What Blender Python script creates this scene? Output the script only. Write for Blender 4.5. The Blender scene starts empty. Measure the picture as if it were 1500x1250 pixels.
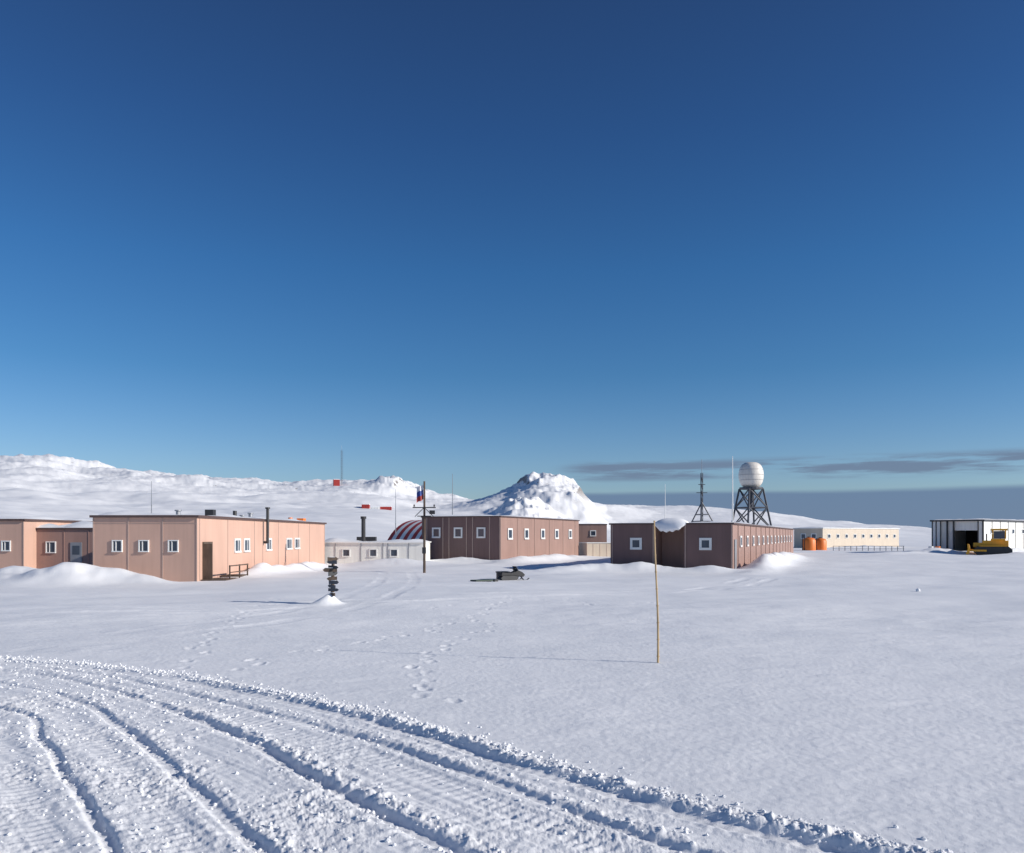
import bpy, math, random
import numpy as np
from mathutils import Vector
random.seed(7)
CAMH=2.4
# ------------------------------------------------------------ materials
def newmat(name):
    m=bpy.data.materials.new(name); m.use_nodes=True
    nt=m.node_tree; nt.nodes.clear()
    out=nt.nodes.new('ShaderNodeOutputMaterial'); b=nt.nodes.new('ShaderNodeBsdfPrincipled')
    nt.links.new(b.outputs[0],out.inputs[0]); return m,nt,b
def mat(name,col,rough=0.6,var=0.12,scale=3.0,metal=0.0,streak=0.0):
    m,nt,b=newmat(name); L=nt.links
    tc=nt.nodes.new('ShaderNodeTexCoord'); n=nt.nodes.new('ShaderNodeTexNoise')
    n.inputs['Scale'].default_value=scale; n.inputs['Detail'].default_value=6
    mp=nt.nodes.new('ShaderNodeMapping'); mp.inputs['Scale'].default_value=(1,1,0.35)
    L.new(tc.outputs['Object'],mp.inputs[0]); L.new(mp.outputs[0],n.inputs['Vector'])
    r=nt.nodes.new('ShaderNodeValToRGB')
    r.color_ramp.elements[0].position=0.3; r.color_ramp.elements[1].position=0.7
    r.color_ramp.elements[0].color=[c*(1-var) for c in col]+[1]
    r.color_ramp.elements[1].color=[min(1,c*(1+var)) for c in col]+[1]
    L.new(n.outputs['Fac'],r.inputs[0]); src=r.outputs[0]
    if streak:   # melt streaks running down the panels
        n2=nt.nodes.new('ShaderNodeTexNoise'); n2.inputs['Scale'].default_value=1.0; n2.inputs['Detail'].default_value=5
        mp2=nt.nodes.new('ShaderNodeMapping'); mp2.inputs['Scale'].default_value=(4.5,4.5,0.25)
        L.new(tc.outputs['Object'],mp2.inputs[0]); L.new(mp2.outputs[0],n2.inputs['Vector'])
        mr=nt.nodes.new('ShaderNodeMapRange'); mr.inputs[1].default_value=.48; mr.inputs[2].default_value=.72; mr.inputs[4].default_value=streak
        L.new(n2.outputs['Fac'],mr.inputs[0])
        mx=nt.nodes.new('ShaderNodeMix'); mx.data_type='RGBA'; L.new(mr.outputs[0],mx.inputs['Factor']); L.new(src,mx.inputs['A'])
        mx.inputs['B'].default_value=[c*.55 for c in col]+[1]; src=mx.outputs['Result']
    L.new(src,b.inputs['Base Color'])
    b.inputs['Roughness'].default_value=rough; b.inputs['Metallic'].default_value=metal
    return m
M=dict(
 pink=mat('pink_panel_paint',(0.58,0.37,0.285),0.6,0.06,.9,streak=.14),
 pinkdark=mat('shadow_toned_pink',(0.36,0.22,0.18),0.6,0.08,1.2,streak=.2),  # pink darkened: cast shadow on the corridor is put into the colour
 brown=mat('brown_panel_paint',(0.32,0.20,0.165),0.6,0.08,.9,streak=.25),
 brownshade=mat('shaded_brown_panel',(0.17,0.10,0.092),0.6,0.1,.9,streak=.3),  # darker copy of the brown, with the end walls' shade mixed in
 batten=mat('batten_paint',(0.44,0.32,0.27),0.6,0.05),
 fascia=mat('fascia_brown',(0.09,0.055,0.05),0.6,0.1),
 white=mat('white_frame_paint',(0.78,0.78,0.76),0.5,0.04),
 glass=mat('window_glass',(0.05,0.07,0.10),0.1,0.2,2),
 cream=mat('cream_panel_paint',(0.80,0.79,0.74),0.6,0.05,1.5,streak=.2),
 beige=mat('beige_panel_paint',(0.58,0.49,0.39),0.6,0.06,1.5),
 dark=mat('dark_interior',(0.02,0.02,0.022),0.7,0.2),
 blackpaint=mat('black_paint',(0.03,0.03,0.033),0.5,0.2),
 steel=mat('galvanised_steel',(0.3,0.31,0.33),0.45,0.1,4,0.4),
 tower=mat('tower_steel_paint',(0.06,0.065,0.08),0.5,0.15,4),
 radome=mat('radome_shell',(0.72,0.68,0.62),0.5,0.08,1.0,streak=.25),
 wood=mat('weathered_wood',(0.10,0.07,0.052),0.8,0.3,6),
 bamboo=mat('bamboo_cane',(0.46,0.32,0.17),0.55,0.25,9),
 orange=mat('orange_paint',(0.8,0.2,0.03),0.5,0.1),
 red=mat('red_paint',(0.42,0.045,0.035),0.5,0.12),
 yellow=mat('yellow_machine_paint',(0.85,0.42,0.03),0.5,0.12),
 blue=mat('blue_paint',(0.04,0.09,0.35),0.5,0.1),
 flagw=mat('flag_white',(0.75,0.75,0.78),0.8,0.03),
 green=mat('dark_green_paint',(0.04,0.06,0.045),0.6,0.2),
 roofgrey=mat('grey_roof_sheet',(0.25,0.25,0.27),0.6,0.1),
)
def snowmat(name,hill=False):
    m,nt,b=newmat(name); L=nt.links; N=nt.nodes.new
    tc=N('ShaderNodeTexCoord')
    b.inputs['Roughness'].default_value=0.65
    b.inputs['Specular IOR Level'].default_value=0.25
    n1=N('ShaderNodeTexNoise'); n1.inputs['Scale'].default_value=0.25; n1.inputs['Detail'].default_value=5
    L.new(tc.outputs['Object'],n1.inputs['Vector'])
    r=N('ShaderNodeValToRGB'); r.color_ramp.elements[0].position=.3; r.color_ramp.elements[1].position=.7
    r.color_ramp.elements[0].color=(0.80,0.81,0.83,1); r.color_ramp.elements[1].color=(0.89,0.89,0.90,1)
    L.new(n1.outputs['Fac'],r.inputs[0])
    n2=N('ShaderNodeTexNoise'); n2.inputs['Scale'].default_value=14; n2.inputs['Detail'].default_value=8; n2.inputs['Roughness'].default_value=.65
    L.new(tc.outputs['Object'],n2.inputs['Vector'])
    bp=N('ShaderNodeBump'); bp.inputs['Strength'].default_value=.32; bp.inputs['Distance'].default_value=.025
    L.new(n2.outputs['Fac'],bp.inputs['Height'])
    n3=N('ShaderNodeTexNoise'); n3.inputs['Scale'].default_value=90; n3.inputs['Detail'].default_value=3
    L.new(tc.outputs['Object'],n3.inputs['Vector'])
    bp2=N('ShaderNodeBump'); bp2.inputs['Strength'].default_value=.5; bp2.inputs['Distance'].default_value=.006
    L.new(n3.outputs['Fac'],bp2.inputs['Height']); L.new(bp.outputs[0],bp2.inputs['Normal'])
    L.new(bp2.outputs[0],b.inputs['Normal'])
    if hill:
        g=N('ShaderNodeNewGeometry'); sp=N('ShaderNodeSeparateXYZ'); L.new(g.outputs['Normal'],sp.inputs[0])
        n4=N('ShaderNodeTexNoise'); n4.inputs['Scale'].default_value=.2; n4.inputs['Detail'].default_value=10; n4.inputs['Roughness'].default_value=.78
        L.new(tc.outputs['Object'],n4.inputs['Vector'])
        ma=N('ShaderNodeMath'); ma.operation='MULTIPLY_ADD'; ma.inputs[1].default_value=1.5; ma.inputs[2].default_value=-0.75
        L.new(n4.outputs['Fac'],ma.inputs[0])
        ad=N('ShaderNodeMath'); ad.operation='ADD'; L.new(sp.outputs['Z'],ad.inputs[0]); L.new(ma.outputs[0],ad.inputs[1])
        mr=N('ShaderNodeMapRange'); mr.inputs[1].default_value=.735; mr.inputs[2].default_value=.68; mr.inputs[3].default_value=0; mr.inputs[4].default_value=.9
        L.new(ad.outputs[0],mr.inputs[0])
        pos=N('ShaderNodeSeparateXYZ'); L.new(g.outputs['Position'],pos.inputs[0])
        hz=N('ShaderNodeMapRange'); hz.inputs[1].default_value=11; hz.inputs[2].default_value=18
        L.new(pos.outputs['Z'],hz.inputs[0])
        mm=N('ShaderNodeMath'); mm.operation='MULTIPLY'; L.new(mr.outputs[0],mm.inputs[0]); L.new(hz.outputs[0],mm.inputs[1])
        mx=N('ShaderNodeMix'); mx.data_type='RGBA'; L.new(mm.outputs[0],mx.inputs['Factor'])
        L.new(r.outputs[0],mx.inputs['A']); mx.inputs['B'].default_value=(0.20,0.175,0.155,1)
        L.new(mx.outputs['Result'],b.inputs['Base Color'])
    else:
        L.new(r.outputs[0],b.inputs['Base Color'])
    return m
M['snow']=snowmat('snow'); M['terrain']=snowmat('snow_terrain',True)
# ------------------------------------------------------------ numpy noise
_rng=np.random.RandomState(3)
_perm=_rng.permutation(4096).astype(np.int64)
_ang=_rng.rand(4096)*2*np.pi
_gx=np.cos(_ang); _gy=np.sin(_ang)
def perlin(x,y):
    xi=np.floor(x).astype(np.int64); yi=np.floor(y).astype(np.int64)
    xf=x-xi; yf=y-yi
    u=xf*xf*xf*(xf*(xf*6-15)+10); v=yf*yf*yf*(yf*(yf*6-15)+10)
    def g(ix,iy,dx,dy):
        h=_perm[(_perm[ix&4095]+iy)&4095]
        return _gx[h]*dx+_gy[h]*dy
    a=g(xi,yi,xf,yf); b=g(xi+1,yi,xf-1,yf); c=g(xi,yi+1,xf,yf-1); d=g(xi+1,yi+1,xf-1,yf-1)
    return ((a*(1-u)+b*u)*(1-v)+(c*(1-u)+d*u)*v)*1.4
def fbm(x,y,o=4,gain=.5):
    s=0;a=1
    for i in range(o):
        s=s+a*perlin(x+17.3*i,y-9.1*i); x=x*2.03;y=y*2.03;a*=gain
    return s
def ridged(x,y,o=4):
    s=0;a=1
    for i in range(o):
        s=s+a*(1-2*np.abs(perlin(x+31.7*i,y+5.3*i))); x=x*2.1;y=y*2.1;a*=.5
    return s
def sst(x,a,b):
    t=np.clip((x-a)/(b-a),0,1); return t*t*(3-2*t)
def spline(pts,n=8):
    P=np.array(pts,float); out=[]
    for i in range(len(P)-1):
        p0=P[max(i-1,0)];p1=P[i];p2=P[i+1];p3=P[min(i+2,len(P)-1)]
        for k in range(n):
            t=k/n
            out.append(.5*((2*p1)+(-p0+p2)*t+(2*p0-5*p1+4*p2-p3)*t*t+(-p0+3*p1-3*p2+p3)*t**3))
    out.append(P[-1]); return np.array(out)
TR=[ # ruts on the snow road: centre line, depth, half width, outer berm, inner berm
 (spline([(-22,16.6),(-14,16.4),(-9.78,15.65),(-6.57,14.33),(-3.56,12.2),(-1.27,10.14),(.35,8.32),(1.5,7.18),(2.45,6.4),(4.0,5.2),(6.5,3.2)]),.08,.12,.038,.010),
 (spline([(-22,16.0),(-14,15.9),(-9.6,15.3),(-7.0,14.1),(-4.68,12.3),(-2.1,10.07),(-.81,8.8),(.07,7.75),(.87,6.8),(1.7,5.9),(4.0,3.6)]),.045,.075,.02,.008),
 (spline([(-22,15.2),(-14,15.3),(-9.42,14.8),(-6.82,13.3),(-3.6,10.25),(-2.08,8.32),(-1.17,7.2),(-.26,6.1),(1.3,4.2)]),.07,.09,.032,.012),
 (spline([(-22,14.6),(-14,14.7),(-9.4,13.9),(-6.6,12.2),(-4.7,10.07),(-3.6,8.6),(-2.5,7.09),(-1.75,6.1),(-.3,4.0)]),.05,.075,.022,.012),
 (spline([(-22,13.6),(-12,13.0),(-7.17,11.5),(-5.6,9.73),(-4.44,8.2),(-3.55,7.0),(-2.96,6.1),(-1.6,4.0)]),.05,.06,.015,.01),
 (spline([(-22,12.4),(-12,11.6),(-7.6,9.7),(-6.1,8.2),(-5.0,6.9),(-4.2,5.8),(-3.0,4.0)]),.03,.08,.015,.01),
]
OLD=[ # old, half drifted vehicle tracks across the open field
 (spline([(-30,25.5),(-20,24.6),(-13,24.4),(-8.5,25.5),(-4,28.5),(1,31),(8,35),(14,44)]),.6),
 (spline([(-30,27.3),(-20,26.4),(-13,26.1),(-8.6,27.2),(-4.2,30.2),(1,32.8),(8,37),(13,45)]),.5),
 (spline([(-8.6,17),(-7.6,20),(-5.5,25),(-4.5,32),(-5,42),(-7,56)],6),.35),
 (spline([(-10.2,17),(-9.2,20.4),(-7.2,25.4),(-6.2,32),(-6.8,42),(-8.8,56)],6),.3),
]
def pdist(x,y,P):
    best=np.full(x.shape,1e9); sg=np.zeros(x.shape); al=np.zeros(x.shape); L=0
    for i in range(len(P)-1):
        a=P[i];b=P[i+1];d=b-a;l2=d@d; l=math.sqrt(l2)
        t=np.clip(((x-a[0])*d[0]+(y-a[1])*d[1])/l2,0,1)
        dx=x-a[0]-t*d[0]; dy=y-a[1]-t*d[1]; q=dx*dx+dy*dy
        m=q<best
        best=np.where(m,q,best); c=d[0]*dy-d[1]*dx
        sg=np.where(m,np.sign(c),sg); al=np.where(m,L+t*l,al); L+=l
    return np.sqrt(best)*sg,al
FOOT=[]
def trail(pts,step=.6,wob=.2,skip=0.0):
    P=spline(pts,20); acc=0; side=1
    for i in range(len(P)-1):
        d=P[i+1]-P[i]; l=np.hypot(*d)
        if l<1e-6: continue
        acc+=l
        if acc>step:
            acc=0; side=-side
            if random.random()<skip: continue
            n=np.array([-d[1],d[0]])/l
            c=P[i]+n*side*.12+np.array([random.gauss(0,wob*.4),random.gauss(0,wob*.4)])
            FOOT.append((c[0],c[1],d[0]/l,d[1]/l,random.uniform(.25,.65)))
trail([(-4.9,12.9),(-4.67,13.3),(-4.78,15.9),(-3.2,18.5),(-2.0,22),(-1.0,25),(0,31)],step=.45,skip=.1)
trail([(-4.3,13.2),(-4.0,15.2),(-2.6,18.1),(-1.5,21.5),(-.6,25)],skip=.4)
trail([(-5.96,14.3),(-6.65,17.3),(-7.8,22.9),(-8.4,28.5),(-9,36)],step=.45,skip=.15)
trail([(-.9,11.5),(-1.12,12.2),(-1.64,14.3),(-1.6,17.3),(-.85,20.4),(-.2,24)],step=.42,skip=.25)
trail([(-3,26),(.8,31.6),(3.0,27.7),(5,29)],skip=.1); trail([(-1,30),(1.4,30),(3.2,28.4)],wob=.5)
trail([(-6,31),(-3.5,40),(-2.3,43),(0,43)],wob=.4); trail([(-13,44),(-9,38),(-6.1,29)],wob=.3)
PX=np.array([-3000,-200,0,60,110,200,300,400,540,600,690,860,1000,1130,1200,1340,1500,1700,3000.])
PY=np.array([700,676,669,672,686,692,705,706,705,718,737,741,743,751,763,777,785,788,780.])
_px=np.linspace(-3000,3000,2001); _py=np.interp(_px,PX,PY); _k=np.exp(-np.linspace(-2,2,41)**2); _k/=_k.sum()
_pys=np.convolve(np.pad(_py,20,mode='edge'),_k,mode='valid')
def height(x,y,fine=True):
    x=np.asarray(x,float); y=np.asarray(y,float)
    r=np.hypot(x,y); c=np.where(r>0,y/np.maximum(r,1e-6),1)
    D=r*np.maximum(c,.45); px=750+1200*x/np.maximum(D,1e-3)
    px=np.clip(px+70*fbm(x/70+2,y/45,3),-3000,3000)
    T=(784-np.interp(px,_px,_pys))/1200
    D1=np.interp(px,[0,600,690,860,950,1500],[430,430,340,340,380,330])
    D0=np.interp(px,[0,450,600,750,1000,1500],[85,85,95,120,185,195])
    D1=D1+25*fbm(x/60,y/200,2)
    s=(D-D0)/(D1-D0); sc=np.clip(s,0,1)
    w=sc**1.3
    z=(CAMH+T*D1)*w
    nz=fbm(x/60,y/34,5,.47); rz=ridged(x/42+3,y/24,5)
    amp=np.interp(px,[0,600,700,1000,1400],[5.6,5.0,2.2,1.6,.8])
    z=z+amp*sst(s,.03,.6)*(.8-.35*sc)*nz*.8 + amp*.36*sst(s,.35,1.0)*(rz-.6)
    wx=3.5*fbm(x/14+5,y/14,4); wy=6*fbm(x/18,y/18+8,3)
    dx=x-12.5+wx*.45; dy=y-300+wy
    f=np.interp(dx,[-38,-29,-20,-12,-7,-4,5.5,9.5,13,17.5,22],[0,.16,.36,.60,.88,.98,.96,.78,.42,.10,0])
    g=np.clip(1-(np.abs(dy)/62)**1.6,0,1)
    z=z+f*g*(12.6+1.3*(ridged(x/13+2,y/15,5)-.6)+1.0*fbm(x/5,y/6,3))
    dx=(x-4+wx*.5)/8.5; dy=(y-232)/20
    z=z+6.0*np.exp(-(dx*dx+dy*dy))*(1+.3*(ridged(x/7,y/9+4,3)-.6))
    dx=(x+56+wx)/9; dy=(y-395)/25
    z=z+3.8*np.exp(-(dx*dx+dy*dy))*(1+.6*(ridged(x/9,y/9+4,4)-.6))
    fall=sst(D,D1*1.02,D1*1.9); z=z*(1-fall)-14*fall
    near=1-sst(D,80,150)
    z=z+near*(.09*fbm(x/9,y/6,3)+.15*fbm(x/28+4,y/22,2)+.02*fbm(x/2.5,y/1.2,3))*sst(r,11,28)
    def G(cx,cy,sx,sy,h,a=0):
        ca,sa=math.cos(a),math.sin(a); u=(x-cx)*ca+(y-cy)*sa; v=-(x-cx)*sa+(y-cy)*ca
        return h*np.exp(-(u/sx)**2-(v/sy)**2)
    dn=1+.4*fbm(x/3.2,y/1.8,2)+.06*perlin(x*2,y*2)
    z=z+dn*(G(-21.6,39.4,2.6,1.5,.85,.1)+G(-24.6,41.5,2.2,2.0,.7)+G(-28.4,43,3.0,2.2,.55)+G(-18.6,39.8,2.1,.9,.38,-.3)+G(-34,44,4,2,.5))
    z=z+dn*(G(-14.4,56,.9,7,.5)+G(-14.8,48.5,.7,2.8,.45)+G(-9,64.6,4,1.6,.5)+G(-4.5,69.4,4.0,1.3,.5)+G(3,76,1.3,9,.6,-.4))
    z=z+dn*(G(5.2,54.5,3.2,1.2,.4,.2)+G(9.2,54.6,2.2,1.3,.5,-.3)+G(2,52,3,1.5,.25,.4)+G(18,58,1.0,5,.4,-.4)+G(20.5,64,1.1,9,.6,-.4)+G(26,78,1.3,10,.7,-.4)+G(13,53.4,2.0,.8,.35,-.2)+G(8,56.3,2,.7,.3,-.3))
    z=z+dn*(G(62,98,6,2,.4,.5)+G(48,100,6,2,.3,.3)+G(54,103,4,1.5,.6,0)+G(66,108,8,1.2,.7,.7)+G(63,147,10,2,.5,.6))
    z=z+G(-6.2,27.9,.30,.28,.34)+G(-6.4,27.6,.35,.22,.16)
    if fine:
        m=(r<60)
        if m.any():
            xs=x[m]; ys=y[m]; zz=np.zeros(xs.shape)
            for k,(P,am) in enumerate(OLD):
                s,a=pdist(xs,ys,P); s=s+.12*perlin(a*.5+k*3,a*0+k)
                pr=am*np.clip(.45+1.1*perlin(a*.3,a*0+k*5.),.0,1)
                zz+=pr*(-.055*np.exp(-(s/.24)**4)+.035*np.exp(-((s-.36)/.12)**2)*np.clip(.6+fbm(xs*2,ys*2,3),0,2)+.02*np.exp(-((s+.36)/.12)**2))
            z[m]+=zz*(1-sst(np.hypot(xs,ys),48,60))
        m=(r<36)
        if m.any():
            xs=x[m]; ys=y[m]; rs=r[m]; zz=np.zeros(xs.shape)
            s1,a1=pdist(xs,ys,TR[0][0])
            road=sst(-s1,-.02,.15); far=1-.5*sst(rs,10,17)
            zz+=.006*fbm(xs*1.5,ys*2.5,4,.5)+.003*perlin(xs*11,ys*11)
            zz+=(1-road)*(.014*np.clip(fbm(xs*.5+7,ys*1.4,4,.6)-.15,0,1))
            crumb=np.clip(fbm(xs*5,ys*5,5,.75),-.9,1.5)
            big=np.clip(.5+1.2*fbm(xs*.8+9,ys*.8,2),.1,1.6)
            inner=sst(-s1,1.2,3.0)
            zz+=road*(.008*crumb*big*(1+.9*inner)-.02)
            zz+=road*far*(1-.3*inner)*(.009*perlin(s1*5.5,a1*.25)+.007*perlin(s1*13,a1*.4)+.004*perlin(s1*26,a1*.6))
            zz+=road*.0022*np.clip(perlin(s1*1.7+4,a1*.3)*3,0,1)*np.sin(a1*2*np.pi/.14+2*perlin(s1*3,a1))
            for k,(P,dep,wd,bo,bi) in enumerate(TR):
                s,a=(s1,a1) if k==0 else pdist(xs,ys,P)
                s=s+.04*perlin(a*.8+k*7,a*0+k)+.02*perlin(a*4,a*0+k*3.)+.010*perlin(xs*14+k,ys*14)
                lum=np.clip(.35+1.1*fbm(xs*7+k*5,ys*7,4,.6),0,2.0)
                pr=np.clip(.85+.5*perlin(a*.7,a*0+k*9.),.3,1.2)*far
                zz-=pr*dep*np.exp(-(s/wd)**4)*(1+.2*perlin(a*2.3,a*0+k))
                zz+=pr*bo*np.exp(-((s-wd-.11)/.10)**2)*lum
                zz+=pr*bi*np.exp(-((s+wd+.10)/.08)**2)*lum
                zz+=.003*np.exp(-(s/(wd*1.6))**4)*np.sin(a*2*np.pi/.16)
                if k in (1,3,4):
                    zz-=.014*np.exp(-((s+.42)/.16)**4); zz+=.004*np.exp(-((s+.42)/.15)**4)*np.sin(a*2*np.pi/.13)
            for (fx,fy,tx,ty,am) in FOOT:
                q=np.nonzero((np.abs(xs-fx)<.5)&(np.abs(ys-fy)<.5))[0]
                if len(q)==0: continue
                u=(xs[q]-fx)*tx+(ys[q]-fy)*ty; v=-(xs[q]-fx)*ty+(ys[q]-fy)*tx
                e=(u/.13)**2+(v/.08)**2
                zz[q]+= am*(-.040*np.exp(-e)+.018*np.exp(-(np.sqrt(e)-1.6)**2/.15)*np.clip(.5+1.6*perlin(xs[q]*9,ys[q]*9),0,1.8))
            fade=1-sst(rs,26,36)
            z[m]+=zz*fade
    return z
def gz(x,y): return float(height(np.array([x]),np.array([y]),False)[0])
# ------------------------------------------------------------ terrain mesh
def seg(a,b,q):
    n=int(math.ceil(math.log(b/a)/math.log(q))); return list(np.geomspace(a,b,n,endpoint=False))
rr=np.array(seg(.05,.8,1.25)+seg(.8,4.2,1.03)+seg(4.2,30,1.0034)+seg(30,480,1.0065)+seg(480,1500,1.03)+[1500.])
th=np.concatenate([np.linspace(-math.pi,-.72,110,endpoint=False),np.linspace(-.72,.72,1300,endpoint=False),np.linspace(.72,math.pi,110,endpoint=False)])
R,TH=np.meshgrid(rr,th,indexing='ij')
X=(R*np.sin(TH)).ravel(); Y=(R*np.cos(TH)).ravel()
Z=height(X,Y)
nr,nc=len(rr),len(th)
i=np.arange(nr-1)[:,None]*nc; j=np.arange(nc)[None,:]; j2=(j+1)%nc
quads=np.stack([i+j,i+nc+j,i+nc+j2,i+j2],-1).reshape(-1,4)[:, ::-1]
me=bpy.data.meshes.new('snow_ground')
me.vertices.add(nr*nc); me.vertices.foreach_set('co',np.stack([X,Y,Z],-1).astype(np.float32).ravel())
nq=len(quads)
me.loops.add(nq*4); me.loops.foreach_set('vertex_index',quads.astype(np.int32).ravel())
me.polygons.add(nq); me.polygons.foreach_set('loop_start',(np.arange(nq)*4).astype(np.int32))
me.polygons.foreach_set('use_smooth',np.ones(nq,bool))
me.update(calc_edges=True); me.validate()
if me.polygons[nq//2].normal.z<0: me.flip_normals()
me.materials.append(M['terrain'])
ob=bpy.data.objects.new('snow_ground',me); bpy.context.collection.objects.link(ob)
# ------------------------------------------------------------ builder
class MB:
    def __init__(s): s.v=[];s.f=[]
    def pts(s,P,F):
        n=len(s.v); s.v+= [tuple(p) for p in P]; s.f+=[tuple(n+k for k in f) for f in F]
    def box8(s,P): s.pts(P,[(0,3,2,1),(4,5,6,7),(0,1,5,4),(1,2,6,5),(2,3,7,6),(3,0,4,7)])
    def box(s,x0,x1,y0,y1,z0,z1,fr=None):
        P=[(x0,y0,z0),(x1,y0,z0),(x1,y1,z0),(x0,y1,z0),(x0,y0,z1),(x1,y0,z1),(x1,y1,z1),(x0,y1,z1)]
        if fr: P=[fr(*p) for p in P]
        s.box8(P)
    def cyl(s,p0,p1,r0,r1=None,n=10,cap=True):
        p0=Vector(p0);p1=Vector(p1); r1=r0 if r1 is None else r1
        d=(p1-p0).normalized(); a=d.orthogonal().normalized(); b=d.cross(a)
        P=[];F=[]
        for p,r in((p0,r0),(p1,r1)):
            for k in range(n):
                t=2*math.pi*k/n; P.append(p+a*r*math.cos(t)+b*r*math.sin(t))
        for k in range(n): F.append((k,(k+1)%n,n+(k+1)%n,n+k))
        if cap: F.append(tuple(range(n-1,-1,-1))); F.append(tuple(range(n,2*n)))
        s.pts(P,F)
    def tube(s,p0,p1,r): s.cyl(p0,p1,r,r,6)
    def revolve(s,c,prof,n=32):
        P=[];F=[]
        for (r,z) in prof:
            for k in range(n):
                t=2*math.pi*k/n; P.append((c[0]+r*math.cos(t),c[1]+r*math.sin(t),c[2]+z))
        for i in range(len(prof)-1):
            for k in range(n): F.append((i*n+k,i*n+(k+1)%n,(i+1)*n+(k+1)%n,(i+1)*n+k))
        s.pts(P,F)
    def extr(s,poly,y0,y1,fr):
        n=len(poly); P=[fr(x,y0,z) for x,z in poly]+[fr(x,y1,z) for x,z in poly]
        F=[tuple(range(n)),tuple(range(2*n-1,n-1,-1))]+[(k,n+k,n+(k+1)%n,(k+1)%n) for k in range(n)]
        s.pts(P,F)
    def obj(s,name,m,parent=None,smooth=False,bevel=0):
        me=bpy.data.meshes.new(name); me.from_pydata(s.v,[],s.f)
        import bmesh
        bm=bmesh.new(); bm.from_mesh(me); bmesh.ops.recalc_face_normals(bm,faces=bm.faces); bm.to_mesh(me); bm.free()
        me.materials.append(M[m] if isinstance(m,str) else m)
        if smooth:
            for p in me.polygons: p.use_smooth=True
        o=bpy.data.objects.new(name,me); bpy.context.collection.objects.link(o)
        if parent: o.parent=parent
        if bevel:
            b=o.modifiers.new('bevel','BEVEL'); b.width=bevel; b.segments=2; b.limit_method='ANGLE'
        return o
def empty(name):
    e=bpy.data.objects.new(name,None); e.empty_display_size=.5; bpy.context.collection.objects.link(e); return e
def frame(ox,oy,ex,ey,oz=0,sc=1):
    def f(x,y,z): return (ox+(ex[0]*x+ey[0]*y)*sc, oy+(ex[1]*x+ey[1]*y)*sc, oz+z*sc)
    return f
def window_front(fm,gl,fr,x,z,w,h,t=.09,mull=True):
    fm.box(x-w/2-t,x+w/2+t,-.06,-.002,z+h/2,z+h/2+t,fr); fm.box(x-w/2-t,x+w/2+t,-.09,-.002,z-h/2-t,z-h/2,fr)
    fm.box(x-w/2-t,x-w/2,-.06,-.002,z-h/2,z+h/2,fr); fm.box(x+w/2,x+w/2+t,-.06,-.002,z-h/2,z+h/2,fr)
    if mull: fm.box(x+w*.16-.02,x+w*.16+.02,-.045,-.013,z-h/2,z+h/2,fr)
    gl.box(x-w/2,x+w/2,-.012,-.002,z-h/2,z+h/2,fr)
def window_side(fm,gl,fr,y,z,w,h,t=.09,mull=True):
    fm.box(-.06,-.002,y-w/2-t,y+w/2+t,z+h/2,z+h/2+t,fr); fm.box(-.09,-.002,y-w/2-t,y+w/2+t,z-h/2-t,z-h/2,fr)
    fm.box(-.06,-.002,y-w/2-t,y-w/2,z-h/2,z+h/2,fr); fm.box(-.06,-.002,y+w/2,y+w/2+t,z-h/2,z+h/2,fr)
    if mull: fm.box(-.045,-.013,y+w*.16-.02,y+w*.16+.02,z-h/2,z+h/2,fr)
    gl.box(-.012,-.002,y-w/2,y+w/2,z-h/2,z+h/2,fr)
def snowcap(fr,x0,x1,y0,y1,z,h,parent,name='roof_snow',seed=0):
    nx=max(6,int((x1-x0)/.5)); ny=max(6,int((y1-y0)/.5)); P=[];F=[]
    for a in range(nx+1):
        for b in range(ny+1):
            x=x0+(x1-x0)*a/nx; y=y0+(y1-y0)*b/ny
            e=min(a,nx-a,b,ny-b); k=0 if e==0 else (.7 if e==1 else 1)
            hh=float(fbm(np.array([x*.35+seed]),np.array([y*.2+seed]),3)[0])
            P.append(fr(x,y,z+ k*h*max(.15,1+1.6*hh)+(-.005 if e==0 else 0)))
    for a in range(nx):
        for b in range(ny):
            F.append((a*(ny+1)+b,(a+1)*(ny+1)+b,(a+1)*(ny+1)+b+1,a*(ny+1)+b+1))
    m=MB(); m.pts(P,F); m.obj(name,'snow',parent,True)
def roof(fr,x0,x1,y0,y1,z,parent,over=.12,th=.12,snow=.12,seed=0):
    m=MB(); m.box(x0-over,x1+over,y0-over,y1+over,z,z+th,fr); m.obj('roof_fascia','fascia',parent)
    snowcap(fr,x0-over+.05,x1+over-.05,y0-over+.05,y1+over-.05,z+th,snow,parent,seed=seed)
# ------------------------------------------------------------ pink station building
A=empty('pink_station_building')
fr=frame(-15.8,41.1,(-.9996,.028),(.028,.9996))
H=3.28
w=MB(); w.box(0,5.3,0,25,-.6,H,fr); w.obj('walls','pink',A)
roof(fr,0,5.3,0,25,H,A,seed=1)
b=MB()
for x in(.02,1.75,3.5,5.28): b.box(x-.025,x+.025,-.02,-.001,-.5,H-.01,fr)
for y in(.3,4.1,8.4,9.9,13,17.6,20.5,24.9): b.box(-.02,-.001,y-.03,y+.03,-.5,H-.01,fr)
b.box(.05,5.25,-.018,-.001,H-.3,H-.27,fr)
b.obj('wall_battens','batten',A)
fm=MB();gl=MB()
for x in(4.05,2.7,1.2): window_front(fm,gl,fr,x,1.85,.42,.5,.055)
for y,ww in((5.5,.95),(7.0,.95),(11.0,1.1),(15.3,1.3),(17.2,1.3)): window_side(fm,gl,fr,y,1.8,ww*.8,.6,.1)
fm.obj('window_frames','white',A); gl.obj('window_panes','glass',A)
d=MB(); d.box(-.03,-.002,.75,1.75,.05,1.95,fr); d.obj('door_opening','dark',A)
d=MB()
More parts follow.
